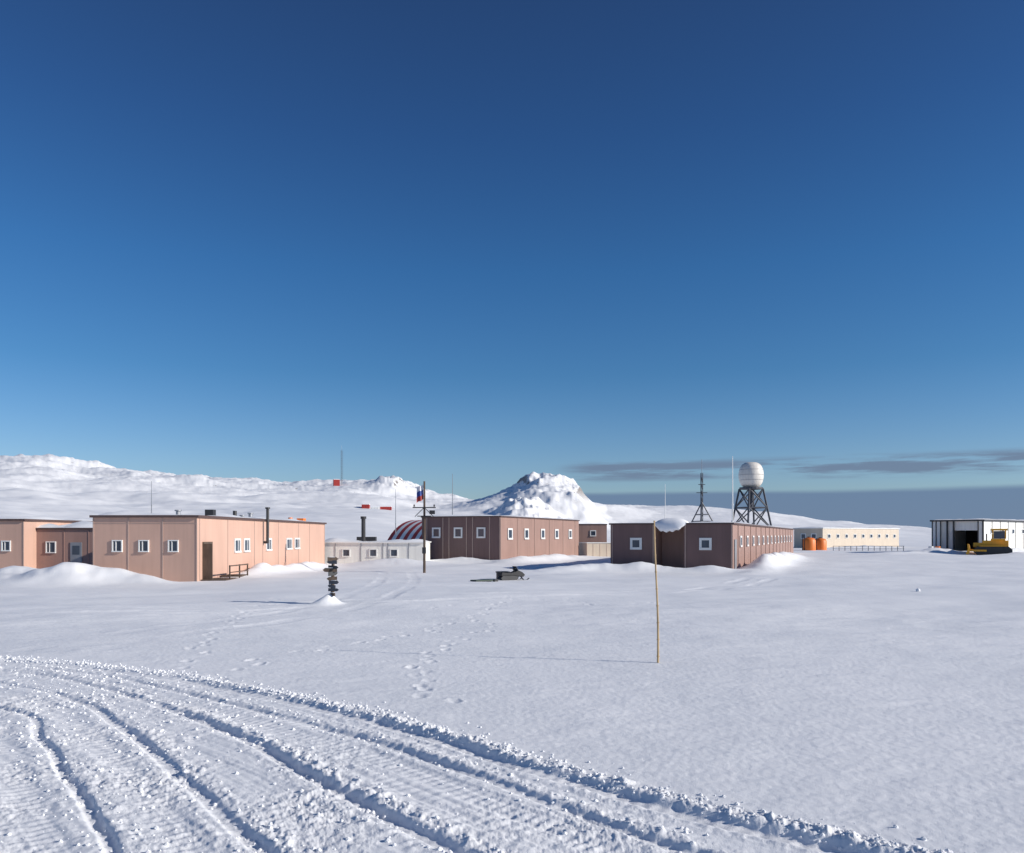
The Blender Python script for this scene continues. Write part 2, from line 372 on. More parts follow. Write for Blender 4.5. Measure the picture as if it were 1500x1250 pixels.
for y0,y1,z0,z1 in((.65,.75,.0,2.05),(1.75,1.85,.0,2.05),(.75,1.75,1.95,2.05)): d.box(-.06,-.002,y0,y1,z0,z1,fr)
d.box(-.5,-.06,.66,.71,.1,1.95,fr)
d.obj('door_frame','wood',A)
s=MB(); s.box(-1.3,-.02,.4,2.4,-.1,.14,fr); s.box(-1.3,-.02,2.4,2.8,-.2,-.02,fr)
for y in(1.0,2.4,3.6):
    s.box(-1.3,-1.24,y,y+.06,-.3,.85,fr)
s.box(-1.31,-1.25,1.0,3.66,.78,.84,fr); s.box(-1.31,-1.25,1.0,3.66,.45,.5,fr)
s.box(-1.2,-.1,2.9,4.0,-.3,.25,fr)
s.obj('entrance_steps','wood',A)
c=MB(); c.box(.5,.95,3.3,3.7,H+.1,H+.5,fr); c.cyl(fr(1.6,9.5,H+.1),fr(1.6,9.5,H+.62),.12)
c.cyl(fr(-.28,10,1.9),fr(-.28,10,H+.75),.09); c.cyl(fr(-.28,10,1.95),fr(-.0,10,1.95),.08); c.cyl(fr(-.28,10,H+.75),fr(-.28,10,H+.85),.15)
c.obj('chimneys','blackpaint',A)
for x,y,hh in((3.6,6,.25),(2.2,14,.3),(4.2,18,.25)):
    q=MB(); q.cyl(fr(x,y,H+.1),fr(x,y,H+.1+hh+.15),.13); q.cyl(fr(x,y,H+.25+hh),fr(x,y,H+.32+hh),.2); q.obj('roof_vent','steel',A)
q=MB(); q.box(.5,1.0,20.6,21.3,H+.13,H+.38,fr); q.cyl(fr(1.6,21,H+.1),fr(1.6,21,H+.45),.22,.15); q.obj('orange_roof_unit','orange',A)
B2=empty('corridor_building'); f2=frame(-21.2,50.3,(-1,0),(0,1))
w=MB(); w.box(0,9.3,0,4,-.4,2.75,f2); w.obj('walls','pinkdark',B2); roof(f2,0,9.3,0,4,2.75,B2,.1,.1,.34,3)  # wall colour already carries the shadow of the pink block
fm=MB();gl=MB()
for x in(7.1,1.9): window_front(fm,gl,f2,x,1.65,.5,.6,.06)
fm.obj('window_frames','white',B2);gl.obj('window_panes','glass',B2)
d=MB(); d.box(5.2,5.9,-.04,-.002,.3,1.95,f2); d.obj('door','steel',B2)
d=MB(); d.box(5.33,5.77,-.05,-.041,1.2,1.75,f2); d.obj('door_pane','glass',B2)
b=MB()
for x in(.9,3.2,4.8,6.3,8.5): b.box(x-.025,x+.025,-.02,-.001,-.3,2.74,f2)
b.obj('wall_battens','pinkdark',B2)
B3=empty('pink_station_building'); f3=frame(-29.2,49.0,(-1,0),(0,1))
w=MB(); w.box(0,14,0,12,-.4,3.25,f3); w.obj('walls','pink',B3); roof(f3,0,14,0,12,3.25,B3,seed=5)
fm=MB();gl=MB()
for x in(1.05,3.2,5.3,8): window_front(fm,gl,f3,x,1.75,.42,.5,.07)
fm.obj('window_frames','white',B3);gl.obj('window_panes','glass',B3)
b=MB()
for x in(.03,2.1,4.2,6.4,8.6): b.box(x-.025,x+.025,-.02,-.001,-.3,3.24,f3)
b.obj('wall_battens','batten',B3)
# ------------------------------------------------------------ low white building
W=empty('low_white_building'); fw=frame(-7.2,66.6,(-1,.02),(.02,1))
w=MB(); w.box(0,8.6,0,4.5,-.6,1.75,fw); w.obj('walls','cream',W)
m=MB(); m.box(-.1,8.7,-.15,4.6,1.75,1.85,fw); m.obj('roof_edge','white',W); snowcap(fw,-.1,8.7,-.15,4.6,1.85,.18,W,seed=9)
fm=MB();gl=MB()
for x in(2.4,4.1,6.3): window_front(fm,gl,fw,x,.95,.5,.5,.07,False)
fm.obj('window_frames','white',W);gl.obj('window_panes','glass',W)
b=MB()
for x in(1.2,2.9,3.3,5.1,7.2): b.box(x-.025,x+.025,-.03,-.001,-.3,1.74,fw)
b.obj('wall_battens','steel',W)
c=MB(); c.cyl(fw(5.2,1.5,1.8),fw(5.2,1.5,3.75),.17,.17,12); c.cyl(fw(5.2,1.5,3.75),fw(5.2,1.5,3.95),.24,.24,12); c.box(4.4,6.0,2.6,3.2,1.9,2.25,fw)
c.obj('chimney','blackpaint',W)
# ------------------------------------------------------------ striped arched hangar
Q=empty('arched_hangar')
fq=frame(-12.3,104,(.6,.8),(.8,-.6))
rad=6.0; n=24; L=9.0; ns=14
for si in range(ns):
    m=MB(); y0=L*si/ns; y1=L*(si+1)/ns; P=[];F=[]
    for k in range(n+1):
        t=math.pi*k/n; P+= [fq(rad*math.cos(t),y0,-1.7+rad*math.sin(t)),fq(rad*math.cos(t),y1,-1.7+rad*math.sin(t))]
    for k in range(n): F.append((2*k,2*k+1,2*k+3,2*k+2))
    m.pts(P,F); m.obj('roof_stripe_%d'%si,'red' if si%2==0 else 'white',Q,True)
for yy,nm in((.03,'end_wall'),(L-.03,'front_wall')):
    m=MB(); m.pts([fq(rad*.99*math.cos(math.pi*k/n),yy,-1.7+rad*.99*math.sin(math.pi*k/n)) for k in range(n+1)],[tuple(range(n+1))]); m.obj(nm,'white',Q)
m=MB(); m.box(-1.8,1.8,L-.02,L+.05,-.5,2.8,fq); m.obj('hangar_door','blue',Q)
# ------------------------------------------------------------ brown middle building
EX=(-.923,.385);EY=(.385,.923)
Bm=empty('brown_station_building'); fb=frame(-1.0,70,EX,EY); H=3.95
w=MB(); w.box(.02,7.6,.02,21.7,-.6,H,fb); w.obj('walls','brown',Bm)
w=MB(); w.box(.0,7.62,0,.02,-.6,H-.001,fb); w.obj('shaded_end_wall','brownshade',Bm)  # thin sheet painting the shaded side of the same brown wall
roof(fb,0,7.6,0,21.7,H,Bm,.08,.1,.1,11)
b=MB()
for x in(.04,1.0,2.6,3.2,4.9,5.5,7.1): b.box(x-.035,x+.035,-.03,-.001,-.5,H-.01,fb)
b.obj('wall_battens','batten',Bm)
b=MB()
for y in(.1,4.0,8.2,12.3,16.4,20.4): b.box(-.02,.019,y-.03,y+.03,-.5,H-.01,fb)
b.obj('side_battens','batten',Bm)
fm=MB();gl=MB()
for x in(6.15,4.0,1.8): window_front(fm,gl,fb,x,2.6,.55,.65,.14,False)
for y in(2.1,6.0,10.3,14.3,18.6): window_side(fm,gl,fb,y,2.5,.75,.7,.15,False)
fm.obj('window_frames','white',Bm);gl.obj('window_panes','glass',Bm)
B5=empty('brown_annex_building'); f5=frame(11.0,95,(-1,0),(0,1))
w=MB(); w.box(0,3.6,0,6,-.5,3.6,f5); w.obj('walls','brown',B5); roof(f5,0,3.6,0,6,3.6,B5,.05,.1,.03,4)
fm=MB();gl=MB(); window_front(fm,gl,f5,1.6,2.6,.5,.5,.1,False); fm.obj('window_frame','white',B5); gl.obj('window_pane','glass',B5)
B6=empty('beige_shed'); f6=frame(11.1,90.5,(-.96,-.28),(-.28,.96))
w=MB(); w.box(0,3.0,0,3,-.5,1.5,f6); w.obj('walls','beige',B6); m=MB(); m.box(-.05,3.05,-.08,3.1,1.5,1.58,f6); m.obj('roof','white',B6)
b=MB()
for x in(.7,1.5,2.3): b.box(x-.02,x+.02,-.02,-.001,-.4,1.49,f6)
b.obj('wall_battens','batten',B6)
# ------------------------------------------------------------ brown right building
C=empty('brown_station_building'); fc=frame(14.6,54.3,EX,EY); H=3.12
w=MB(); w.box(.02,3.2,.02,60,-.6,H,fc); w.box(3.2,5.2,2.2,50,-.6,H-.001,fc); w.box(5.2,8.3,.02,42,-.6,H-.002,fc); w.obj('walls','brown',C)
w=MB(); w.box(0,3.19,0,.02,-.6,H-.003,fc); w.box(5.21,8.32,0,.02,-.6,H-.003,fc); w.obj('shaded_end_wall','brownshade',C)  # front faces away from the sun, shade painted on as darker brown
w=MB(); w.box(5.17,5.199,.03,2.19,-.5,H-.01,fc); w.box(3.22,5.16,2.16,2.199,-.5,H-.01,fc); w.obj('porch_panels','pinkdark',C)
m=MB()
m.box(-.12,3.25,-.12,60.1,H,H+.11,fc); m.box(5.15,8.42,-.12,42,H,H+.11,fc); m.box(3.25,5.15,1.4,42,H,H+.11,fc); m.obj('roof_fascia','fascia',C)
snowcap(fc,0,3.1,0,60,H+.11,.1,C,seed=21); snowcap(fc,5.2,8.3,0,42,H+.11,.1,C,seed=25)
# thick wind-packed snow hanging over the porch: a closed, rounded body
P=[];F=[];nx,nr_=20,14
prof=[(1.9,.0),(.9,.02),(.1,-.08),(-.22,-.42),(-.38,-.66),(-.5,-.62),(-.52,-.4),(-.46,-.1),(-.34,.1),(-.1,.24),(.3,.33),(.9,.34),(1.5,.28),(2.1,.1)]
for i_ in range(nx+1):
    u_=i_/nx; ed=max(.02,1-abs(2*u_-1)**3.0); dr=.75+.35*u_+.08*math.sin(i_*1.7)
    for (yy,zz) in prof:
        P.append(fc(2.95+2.3*u_,yy*(.35+.65*ed)+.12,H+.115+zz*ed*(dr if zz<0 else 1)))
for i_ in range(nx):
    for j_ in range(nr_): F.append((i_*nr_+j_,(i_+1)*nr_+j_,(i_+1)*nr_+(j_+1)%nr_,i_*nr_+(j_+1)%nr_))
F.append(tuple(range(nr_))); F.append(tuple(nx*nr_+k for k in range(nr_)))
m=MB(); m.pts(P,F); m.obj('porch_snow_cornice','snow',C,True)
fm=MB();gl=MB()
window_front(fm,gl,fc,1.75,1.8,.5,.5,.16,False); window_front(fm,gl,fc,6.5,1.8,.5,.5,.16,False)
y=4.3
while y<57: window_side(fm,gl,fc,y,1.95,.65,.55,.12,False); y+=3.9
fm.obj('window_frames','white',C);gl.obj('window_panes','glass',C)
b=MB()
for y in(.05,3,6.6,10.5,14.4,18.3,22.2,26.1,30,34,38,42,46,50,54): b.box(-.03,.019,y-.03,y+.03,-.5,H-.01,fc)
for x in(.04,3.1,5.3,8.2): b.box(x-.03,x+.03,-.025,-.001,-.5,H-.01,fc)
b.obj('wall_battens','batten',C)
d=MB(); d.box(-.04,-.001,1.0,2.0,.1,2.1,fc); d.obj('side_door','steel',C)
# ------------------------------------------------------------ beige long building, tanks, railing
D_=empty('beige_long_building'); fd=frame(56.9,150,(-.6,.8),(.8,.6))
w=MB(); w.box(0,6,0,27,-.5,3.6,fd); w.obj('walls','beige',D_)
m=MB(); m.box(-.15,6.15,-.15,27.2,3.6,3.75,fd); m.obj('roof_edge','white',D_); snowcap(fd,-.1,6.1,-.1,27.1,3.75,.12,D_,seed=31)
fm=MB();gl=MB(); y=2
while y<26: window_side(fm,gl,fd,y,2.2,.8,.6,.1,False); y+=2.9
for x in(1.8,4): window_front(fm,gl,fd,x,2.2,.8,.7,.14,False)
fm.obj('window_frames','white',D_);gl.obj('window_panes','glass',D_)
for (tx,ty,sc) in((46.4,128,1.0),(49.3,131,.95),(44.4,132,.8)):
    e=empty('orange_fuel_tank'); m=MB()
    m.revolve((tx,ty,-.2),[(0.01,0),(1.0*sc,0),(1.02*sc,.1),(1.02*sc,1.7*sc),(.85*sc,2.05*sc),(.4*sc,2.2*sc),(.01,2.22*sc)],24); m.obj('tank_shell','orange',e,True)
    m=MB(); m.cyl((tx,ty,2.15*sc-.2),(tx,ty,2.35*sc-.2),.25); m.tube((tx-1.06*sc,ty-.1,-.2),(tx-1.06*sc,ty-.1,2*sc),.05); m.tube((tx-.9*sc,ty-.55,-.2),(tx-.9*sc,ty-.55,2*sc),.05)
    m.obj('hatch_and_ladder','blackpaint',e)
m=MB()
for k in range(13):
    x=49+k*.85*1.05; m.box(x-.04,x+.04,124.9,125,-.3,.75)
m.box(49,59.8,124.85,124.9,.68,.75); m.box(49,59.8,124.85,124.9,.3,.35); m.obj('railing_fence','steel')
# ------------------------------------------------------------ garage
E=empty('vehicle_garage'); fe=frame(60.4,105,(-.66,.75),(.75,.66)); H=4.2
w=MB(); w.box(0,.6,0,34,-.5,H,fe); w.box(.6,5.2,.25,.55,3.0,H,fe); w.box(5.2,6.3,0,34,-.5,H,fe); w.box(.6,5.2,9,9.3,-.5,H,fe); w.box(.6,5.2,.55,34,H-.2,H-.002,fe); w.box(3.6,5.2,.3,.5,-.5,3.0,fe); w.obj('walls','cream',E)
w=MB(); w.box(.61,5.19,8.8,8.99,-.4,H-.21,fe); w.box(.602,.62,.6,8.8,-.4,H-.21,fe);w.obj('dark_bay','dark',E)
m=MB(); m.box(-.2,6.5,-.2,34.2,H,H+.2,fe); m.obj('roof_fascia','blackpaint',E); snowcap(fe,-.1,6.4,-.1,34,H+.2,.12,E,seed=41)
b=MB()
for x in(.05,.6,3.6,4.4,5.2,5.75,6.25): b.box(x-.06,x+.06,-.06,(.299 if 3<x<5.1 else -.001),-.5,H-.01,fe)
for y in range(0,34,3): b.box(-.05,-.001,y+.02,y+.12,-.5,H-.01,fe)
b.obj('wall_posts','blackpaint',E)
fm=MB();gl=MB()
for y in(3,7,11,15,19): window_side(fm,gl,fe,y,2.9,.8,.5,.1,False)
fm.obj('window_frames','white',E);gl.obj('window_panes','glass',E)
# bulldozer
Z_=empty('bulldozer'); fz=frame(58.4,99.5,(.86,-.5),(.5,.86),gz(58.4,99.5)+.05,1.1)
m=MB(); m.box(-1.0,1.5,-.55,.55,.75,1.55,fz); m.box(-1.9,-1.0,-.45,.45,.8,1.3,fz); m.box(-.2,1.2,-.75,.75,1.55,1.75,fz)
m.obj('engine_body','yellow',Z_,bevel=.05)
m=MB()
for y0,y1 in((-1.15,-.65),(.65,1.15)):
    pl=[(-1.5,.0),(1.5,0),(1.85,.3),(1.85,.6),(1.5,.9),(-1.5,.9),(-1.85,.6),(-1.85,.3)]
    m.extr(pl,y0,y1,fz)
m.obj('crawler_tracks','blackpaint',Z_,bevel=.04)
m=MB()
for x in(-.05,1.15):
    for y in(-.65,.56): m.box(x,x+.12,y,y+.1,1.75,2.65,fz)
m.box(-.2,1.4,-.8,.8,2.65,2.85,fz); m.box(-1.3,1.3,-1.17,-.66,.91,1.0,fz); m.obj('cab_frame','yellow',Z_)
m=MB(); m.box(.08,1.14,-.55,.55,1.76,2.6,fz); m.obj('cab_glass','glass',Z_)
m=MB(); m.extr([(-2.6,.05),(-2.35,.0),(-2.2,.5),(-2.3,1.1),(-2.45,1.15),(-2.4,.6)],-1.5,1.5,fz); m.box(-2.3,-.6,-1.3,-1.18,.35,.55,fz); m.box(-2.3,-.6,1.18,1.3,.35,.55,fz); m.obj('blade','yellow',Z_)
m=MB(); m.cyl(fz(-.6,.2,1.55),fz(-.6,.2,2.3),.07); m.obj('exhaust','blackpaint',Z_)
bx,by=54.2,106
for k,(dx,cm) in enumerate(((0,'white'),(.9,'orange'))):
    m=MB(); m.revolve((bx+dx,by,gz(bx,by)-.1),[(.01,0),(.3,0),(.3,.3),(.315,.32),(.3,.34),(.3,.62),(.315,.64),(.3,.66),(.3,.95),(.01,.95)],16); m.obj('fuel_drum',cm)
# ------------------------------------------------------------ radome tower
T=empty('radome_tower'); tx,ty=39.4,135
m=MB(); prof=[]
for k in range(25):
    t=math.pi*k/24; sx=abs(math.sin(t))**.6; zz=-math.cos(t)*2.15
    prof.append((max(.01,2.0*sx),zz))
m.revolve((tx,ty,12.25),prof,40); m.obj('radome_shell','radome',T,True)
m=MB()
for zz in(-.8,.05,.9): 
    r0=2.0*abs(math.sin(math.acos(-zz/2.15)))**.6+.012
    m.revolve((tx,ty,12.25+zz),[(r0,-.025),(r0+.02,0),(r0,.025)],40)
m.obj('radome_seams','roofgrey',T)
m=MB(); m.cyl((tx,ty,9.95),(tx,ty,10.25),1.9,1.9,20); m.obj('platform','tower',T)
m=MB(); N6=4; zb,zt=0.0,10.0
def leg(k,z):
    t=math.pi/4+k*math.pi/2+.35; rr_=4.0+(1.9-4.0)*(z-zb)/(zt-zb); return (tx+rr_*math.cos(t),ty+rr_*math.sin(t),z)
for k in range(N6):
    m.tube(leg(k,zb),leg(k,zt),.16)
    zs=[0,3.4,6.9,10]
    for a_,b_ in zip(zs[:-1],zs[1:]):
        m.tube(leg(k,a_),leg((k+1)%N6,b_),.11); m.tube(leg((k+1)%N6,a_),leg(k,b_),.11); m.tube(leg(k,b_),leg((k+1)%N6,b_),.11)
m.cyl((tx,ty,6.9),(tx,ty,10),.35); m.obj('lattice_legs','tower',T)
def lattice_mast(x,y,z0,z1,hw,name,tri=None):
    e=empty(name); m=MB()
    cs=[(x+hw*math.cos(t),y+hw*math.sin(t)) for t in(.3,2.4,4.5)]
    for c_ in cs: m.tube((*c_,z0),(*c_,z1),.05)
    z=z0
    while z+1<=z1:
        for i_ in range(3): m.tube((*cs[i_],z),(*cs[(i_+1)%3],z+1),.03)
        z+=1
    m.obj('lattice','tower',e); 
    m=MB(); m.tube((x,y,z1),(x,y,z1+2),.035); m.obj('antenna_whip','steel',e)
    return e
e=lattice_mast(27.8,120,0,11.5,.17,'tripod_antenna_mast')
m=MB()
for t in(.2,2.3,4.4):
    m.tube((27.8,120,7.2),(27.8+2.2*math.cos(t),120+2.2*math.sin(t),3.6),.09)
    m.tube((27.8+2.2*math.cos(t),120+2.2*math.sin(t),3.6),(27.8+2.2*math.cos(t),120+2.2*math.sin(t),-.3),.09)
    t2=t+2.1; m.tube((27.8+1.8*math.cos(t),120+1.8*math.sin(t),4.4),(27.8+1.8*math.cos(t2),120+1.8*math.sin(t2),4.4),.08)
    m.tube((27.8+1.1*math.cos(t),120+1.1*math.sin(t),5.4),(27.8+1.1*math.cos(t2),120+1.1*math.sin(t2),5.4),.07)
m.tube((27.0,120,8.6),(28.6,120,8.6),.05); m.tube((27.3,120,9.8),(28.3,120,9.8),.05)
m.obj('tripod','tower',e)
def pole(name,x,y,z1,r,mt='steel'):
    m=MB(); z0=gz(x,y)-.5; m.cyl((x,y,z0),(x,y,z0+(z1-z0)*.5),r,r*.8,8,False); m.cyl((x,y,z0+(z1-z0)*.5),(x,y,z1),r*.75,r*.35,8)
    m.cyl((x,y,z0+(z1-z0)*.5-.05),(x,y,z0+(z1-z0)*.5+.05),r*1.2,r*1.2,8)
    m.obj(name,mt)
pole('antenna_pole',35,130,14.9,.14,'white'); pole('antenna_pole',24.3,130,10.5,.08,'white'); pole('antenna_pole',-66,150,12.3,.11)
pole('antenna_pole',-6.9,95,9.5,.07); pole('antenna_pole',-14.2,100,8.0,.06)
e=lattice_mast(-79,380,gz(-79,380)-1,42,.5,'radio_mast')
def container(x,y,sx,sy,sz,mt,name='shipping_container',rot=.3):
    e=empty(name); z=gz(x,y)-.3; c_,s_=math.cos(rot),math.sin(rot); f=frame(x,y,(c_,s_),(-s_,c_),z)
    m=MB(); m.box(-sx/2,sx/2,-sy/2,sy/2,0,sz,f); m.obj('body',mt,e)
    m=MB(); k=-sx/2+.3
    while k<sx/2-.2: m.box(k,k+.15,-sy/2-.05,-sy/2-.001,.1,sz-.13,f); k+=.45
    m.obj('corrugation',mt,e)
    m=MB(); m.box(-sx/2,sx/2,-sy/2,sy/2,sz,sz+.2,f); m.obj('roof_snow','snow',e)
container(-81,378,2.8,3,3.2,'red'); container(-36.6,238,3.2,3,1.6,'red','red_hut',.1); container(-43,241,2.2,3,1.2,'red','red_hut',.1); container(-39.5,236,2.4,2,1.3,'white','white_hut',.1)
# ------------------------------------------------------------ flagpole with tricolour
Fp=empty('flagpole'); x0,y0=-5.7,53.3
m=MB(); m.cyl((x0,y0,-.4),(x0,y0,5.9),.09,.06); m.obj('pole','wood',Fp)
m=MB(); m.box(x0-.75,x0+.75,y0-.13,y0-.09,4.15,4.22); m.box(x0-.45,x0+.45,y0-.13,y0-.09,3.6,3.66)
m.tube((x0-.6,y0-.1,3.6),(x0,y0-.1,4.2),.025); m.tube((x0+.6,y0-.1,3.6),(x0,y0-.1,4.2),.025)
for dx in(-.65,.65): m.cyl((x0+dx,y0-.11,4.24),(x0+dx,y0-.11,4.38),.05)
m.box(x0+.35,x0+.7,y0-.25,y0-.13,3.75,4.0); m.box(x0-.12,x0+.12,y0-.25,y0-.1,1.2,1.6)
m.obj('crossarms','blackpaint',Fp)
for k,cm in enumerate(('flagw','blue','red')):
    P=[];F=[];n=12
    for i_ in range(n+1):
        q=i_/n
        for j_ in range(2):
            zz=5.75-.33*(k+j_)-q*.3; P.append((x0-.08-q*.42,y0+.07*math.sin(q*9+(k+j_)*.5),zz-.05*math.sin(q*6)))
    for i_ in range(n): F.append((2*i_,2*i_+1,2*i_+3,2*i_+2))
    m=MB(); m.pts(P,F); m.obj('flag_stripe_%s'%cm,cm,Fp,True)
# ------------------------------------------------------------ bamboo marker pole
m=MB(); x0,y0=2.74,15.5; z0=gz(x0,y0)-.2; p0=Vector((x0+.02,y0,z0)); p1=Vector((x0-.03,y0,2.66)); n=9
prev=p0
for k in range(1,n+1):
    t=k/n; p=p0.lerp(p1,t)+Vector((.018*math.sin(t*5),0,0)); r=.023-.009*t
    m.cyl(prev,p,r+.001,r,10,False); m.cyl(p-Vector((0,0,.012)),p+Vector((0,0,.012)),r*1.3,r*1.3,10); prev=p
m.obj('bamboo_marker_pole','bamboo')
# ------------------------------------------------------------ direction signpost
S=empty('direction_signpost'); x0,y0=-6.12,27.9
m=MB(); m.cyl((x0,y0,0),(x0+.03,y0,1.66),.07,.05); m.obj('post','wood',S)
rs=random.Random(4)
for k in range(10):
    z=.34+k*.132; L_=rs.uniform(.18,.34); sd=1 if k%2 else -1; an=rs.uniform(-1.0,1.0)
    cx,sx_=math.cos(an)*sd,math.sin(an)*sd; f=frame(x0+.02,y0-.09,(cx,sx_),(-sx_,cx),z+rs.uniform(-.02,.02)); hh=rs.uniform(.1,.14)
    m=MB(); tl=rs.uniform(-.03,.03); m.extr([(-.16,0),(L_-.08,tl),(L_,hh/2+tl),(L_-.08,hh+tl),(-.16,hh)],-.015,.015,f)
    m.obj('sign_board_%d'%k,rs.choice(['blackpaint','wood','tower','wood','wood']),S)
    if k%3==0:
        m=MB(); m.box(-.1,L_-.12,-.03,.03,hh+.001,hh+.014,f); m.obj('board_snow_%d'%k,'snow',S)
# ------------------------------------------------------------ snowmobile and sled
K=empty('snowmobile'); f=frame(-.05,44.0,(.8,.6),(-.6,.8),gz(0,44.0)-.04,.78)
m=MB(); m.extr([(-.9,.08),(.35,.05),(.5,.2),(.3,.36),(-.85,.36),(-1.0,.22)],-.22,.22,f); m.obj('track','blackpaint',K)
m=MB(); m.extr([(-1.0,.36),(.1,.36),(.9,.25),(1.05,.4),(.8,.6),(.45,.72),(.2,.62),(-.2,.55),(-.95,.62)],-.26,.26,f); m.obj('body','dark',K,bevel=.03)
m=MB(); m.extr([(.45,.7),(.5,.7),(.3,1.0),(.26,1.0)],-.22,.22,f); m.obj('windshield','glass',K)
m=MB()
for y in(-.42,.36): m.extr([(.3,.02),(1.1,.02),(1.3,.16),(1.27,.18),(1.08,.06),(.3,.06)],y,y+.1,f); m.tube(f(.8,y+.05,.06),f(.7,0,.4),.03)
m.tube(f(.15,-.35,.85),f(.15,.35,.85),.02); m.tube(f(.3,0,.6),f(.15,0,.85),.03); m.obj('skis_and_handlebar','blackpaint',K)
K=empty('cargo_sled'); f=frame(-1.55,42.0,(.75,.66),(-.66,.75),gz(-1.55,42)-.06,.7)
m=MB(); m.box(-.8,.8,-.35,.35,.12,.22,f); m.extr([(-.9,0),(.9,0),(1.1,.15),(.9,.05),(-.9,.05)],-.35,-.3,f); m.extr([(-.9,0),(.9,0),(1.1,.15),(.9,.05),(-.9,.05)],.3,.35,f)
for x in(-.6,0,.6): m.box(x-.04,x+.04,-.35,.35,.02,.12,f)
m.obj('deck_and_runners','green',K)
m=MB(); m.box(1.15,1.5,-.1,.1,0,.2,f); m.tube(f(.9,0,.1),f(1.8,.1,.15),.02); m.obj('tow_bar','blackpaint',K)
K=empty('equipment_case'); f=frame(-.5,44.6,(.9,.4),(-.4,.9),gz(-.5,44.6))
m=MB(); m.box(-.3,.3,-.25,.25,-.05,.36,f); m.box(-.33,.33,-.28,.28,.36,.44,f); m.obj('case','blackpaint',K,bevel=.03)
# ------------------------------------------------------------ snow clumps by the ruts
rng=np.random.RandomState(5)
ico=[(0,0,1)]+[(math.cos(t)*.9,math.sin(t)*.9,.35) for t in np.arange(5)*2*math.pi/5]+[(math.cos(t)*.9,math.sin(t)*.9,-.4) for t in np.arange(5)*2*math.pi/5+.6]+[(0,0,-1)]
icf=[(0,1+k,1+(k+1)%5) for k in range(5)]+[(1+k,6+k,1+(k+1)%5) for k in range(5)]+[(1+(k+1)%5,6+k,6+(k+1)%5) for k in range(5)]+[(11,6+(k+1)%5,6+k) for k in range(5)]
cx=[];cy=[];cs=[]
for k,(P,dep,wd,_a,_b) in enumerate(TR):
    segs=P[1:]-P[:-1]; ln=np.hypot(segs[:,0],segs[:,1]); ok=np.nonzero((P[:-1,1]<15.8)&(P[:-1,0]>-11))[0]
    pr=ln[ok]/ln[ok].sum(); cnt=2600 if k==0 else 900
    ii=rng.choice(ok,cnt,p=pr); t=rng.rand(cnt)
    p=P[ii]+segs[ii]*t[:,None]; nn=np.stack([-segs[ii,1],segs[ii,0]],-1)/ln[ii][:,None]
    off=(np.abs(rng.normal(0,.2,cnt))+.08) if k==0 else rng.normal(0.05,.25,cnt)
    p=p+nn*off[:,None]; cx+=list(p[:,0]); cy+=list(p[:,1]); cs+=list(.004+.022*rng.rand(cnt)**3)
cz=height(np.array(cx),np.array(cy))
m=MB()
for x,y,z,s in zip(cx,cy,cz,cs):
    q=rng.rand(12,3)*.5+.75; a=rng.rand()*6.28; ca,sa=math.cos(a),math.sin(a)
    m.pts([(x+s*(v[0]*ca-v[1]*sa)*q[n][0],y+s*(v[0]*sa+v[1]*ca)*q[n][1],z+s*.3+s*.8*v[2]*q[n][2]) for n,v in enumerate(ico)],icf)
m.obj('snow_clumps','snow')
m=MB(); x,y=17.4,35.1; z=gz(x,y); m.pts([(x+.1*v[0],y+.1*v[1],z+.05+.1*v[2]) for v in ico],icf); m.obj('snow_lump','snow',smooth=True)
# ------------------------------------------------------------ sea
m=MB(); m.revolve((0,0,-9),[(400,0),(3000,0),(30000,0)],96)
mm,nt,bb=newmat('sea_water'); bb.inputs['Base Color'].default_value=(.02,.04,.07,1); bb.inputs['Roughness'].default_value=.3
nn=nt.nodes.new('ShaderNodeTexNoise'); nn.inputs['Scale'].default_value=.08; bp=nt.nodes.new('ShaderNodeBump'); bp.inputs['Distance'].default_value=1; nt.links.new(nn.outputs[0],bp.inputs['Height']); nt.links.new(bp.outputs[0],bb.inputs['Normal'])
m.obj('sea_water',mm)
# ------------------------------------------------------------ sun, sky
elev=math.radians(22.5); az=math.radians(104)
sd=Vector((math.sin(az)*math.cos(elev),math.cos(az)*math.cos(elev),math.sin(elev)))
sl=bpy.data.lights.new('sun','SUN'); sl.energy=4.95; sl.angle=math.radians(.5); sl.color=(1,.94,.86)
so=bpy.data.objects.new('sun',sl); bpy.context.collection.objects.link(so); so.rotation_euler=sd.to_track_quat('Z','Y').to_euler(); so.location=(30,0,30)
wd=bpy.data.worlds.new('World'); bpy.context.scene.world=wd; wd.use_nodes=True; nt=wd.node_tree; nt.nodes.clear(); N=nt.nodes.new; L=nt.links
sky=N('ShaderNodeTexSky'); sky.sky_type='NISHITA'; sky.sun_disc=False; sky.sun_elevation=elev; sky.sun_rotation=az
sky.altitude=100; sky.air_density=1.0; sky.dust_density=.3; sky.ozone_density=2.0
tc=N('ShaderNodeTexCoord'); sp=N('ShaderNodeSeparateXYZ'); L.new(tc.outputs['Generated'],sp.inputs[0])
cr=N('ShaderNodeValToRGB'); L.new(sp.outputs['Z'],cr.inputs[0])
stops=[(0,(.78,.95,1.34)),(.087,(.68,.92,1.28)),(.19,(.40,.78,1.15)),(.305,(.31,.72,1.14)),(.438,(.28,.58,.98)),(.547,(.29,.51,.84)),(1,(.40,.6,.88))]
els=cr.color_ramp.elements
els[0].position=0; els[1].position=1
for p_,c_ in stops[1:-1]: els.new(p_)
for e_,(p_,c_) in zip(els,stops): e_.color=[v/1.6 for v in c_]+[1]
mul=N('ShaderNodeMix'); mul.data_type='RGBA'; mul.blend_type='MULTIPLY'; mul.inputs['Factor'].default_value=1
L.new(sky.outputs[0],mul.inputs['A']); L.new(cr.outputs[0],mul.inputs['B'])
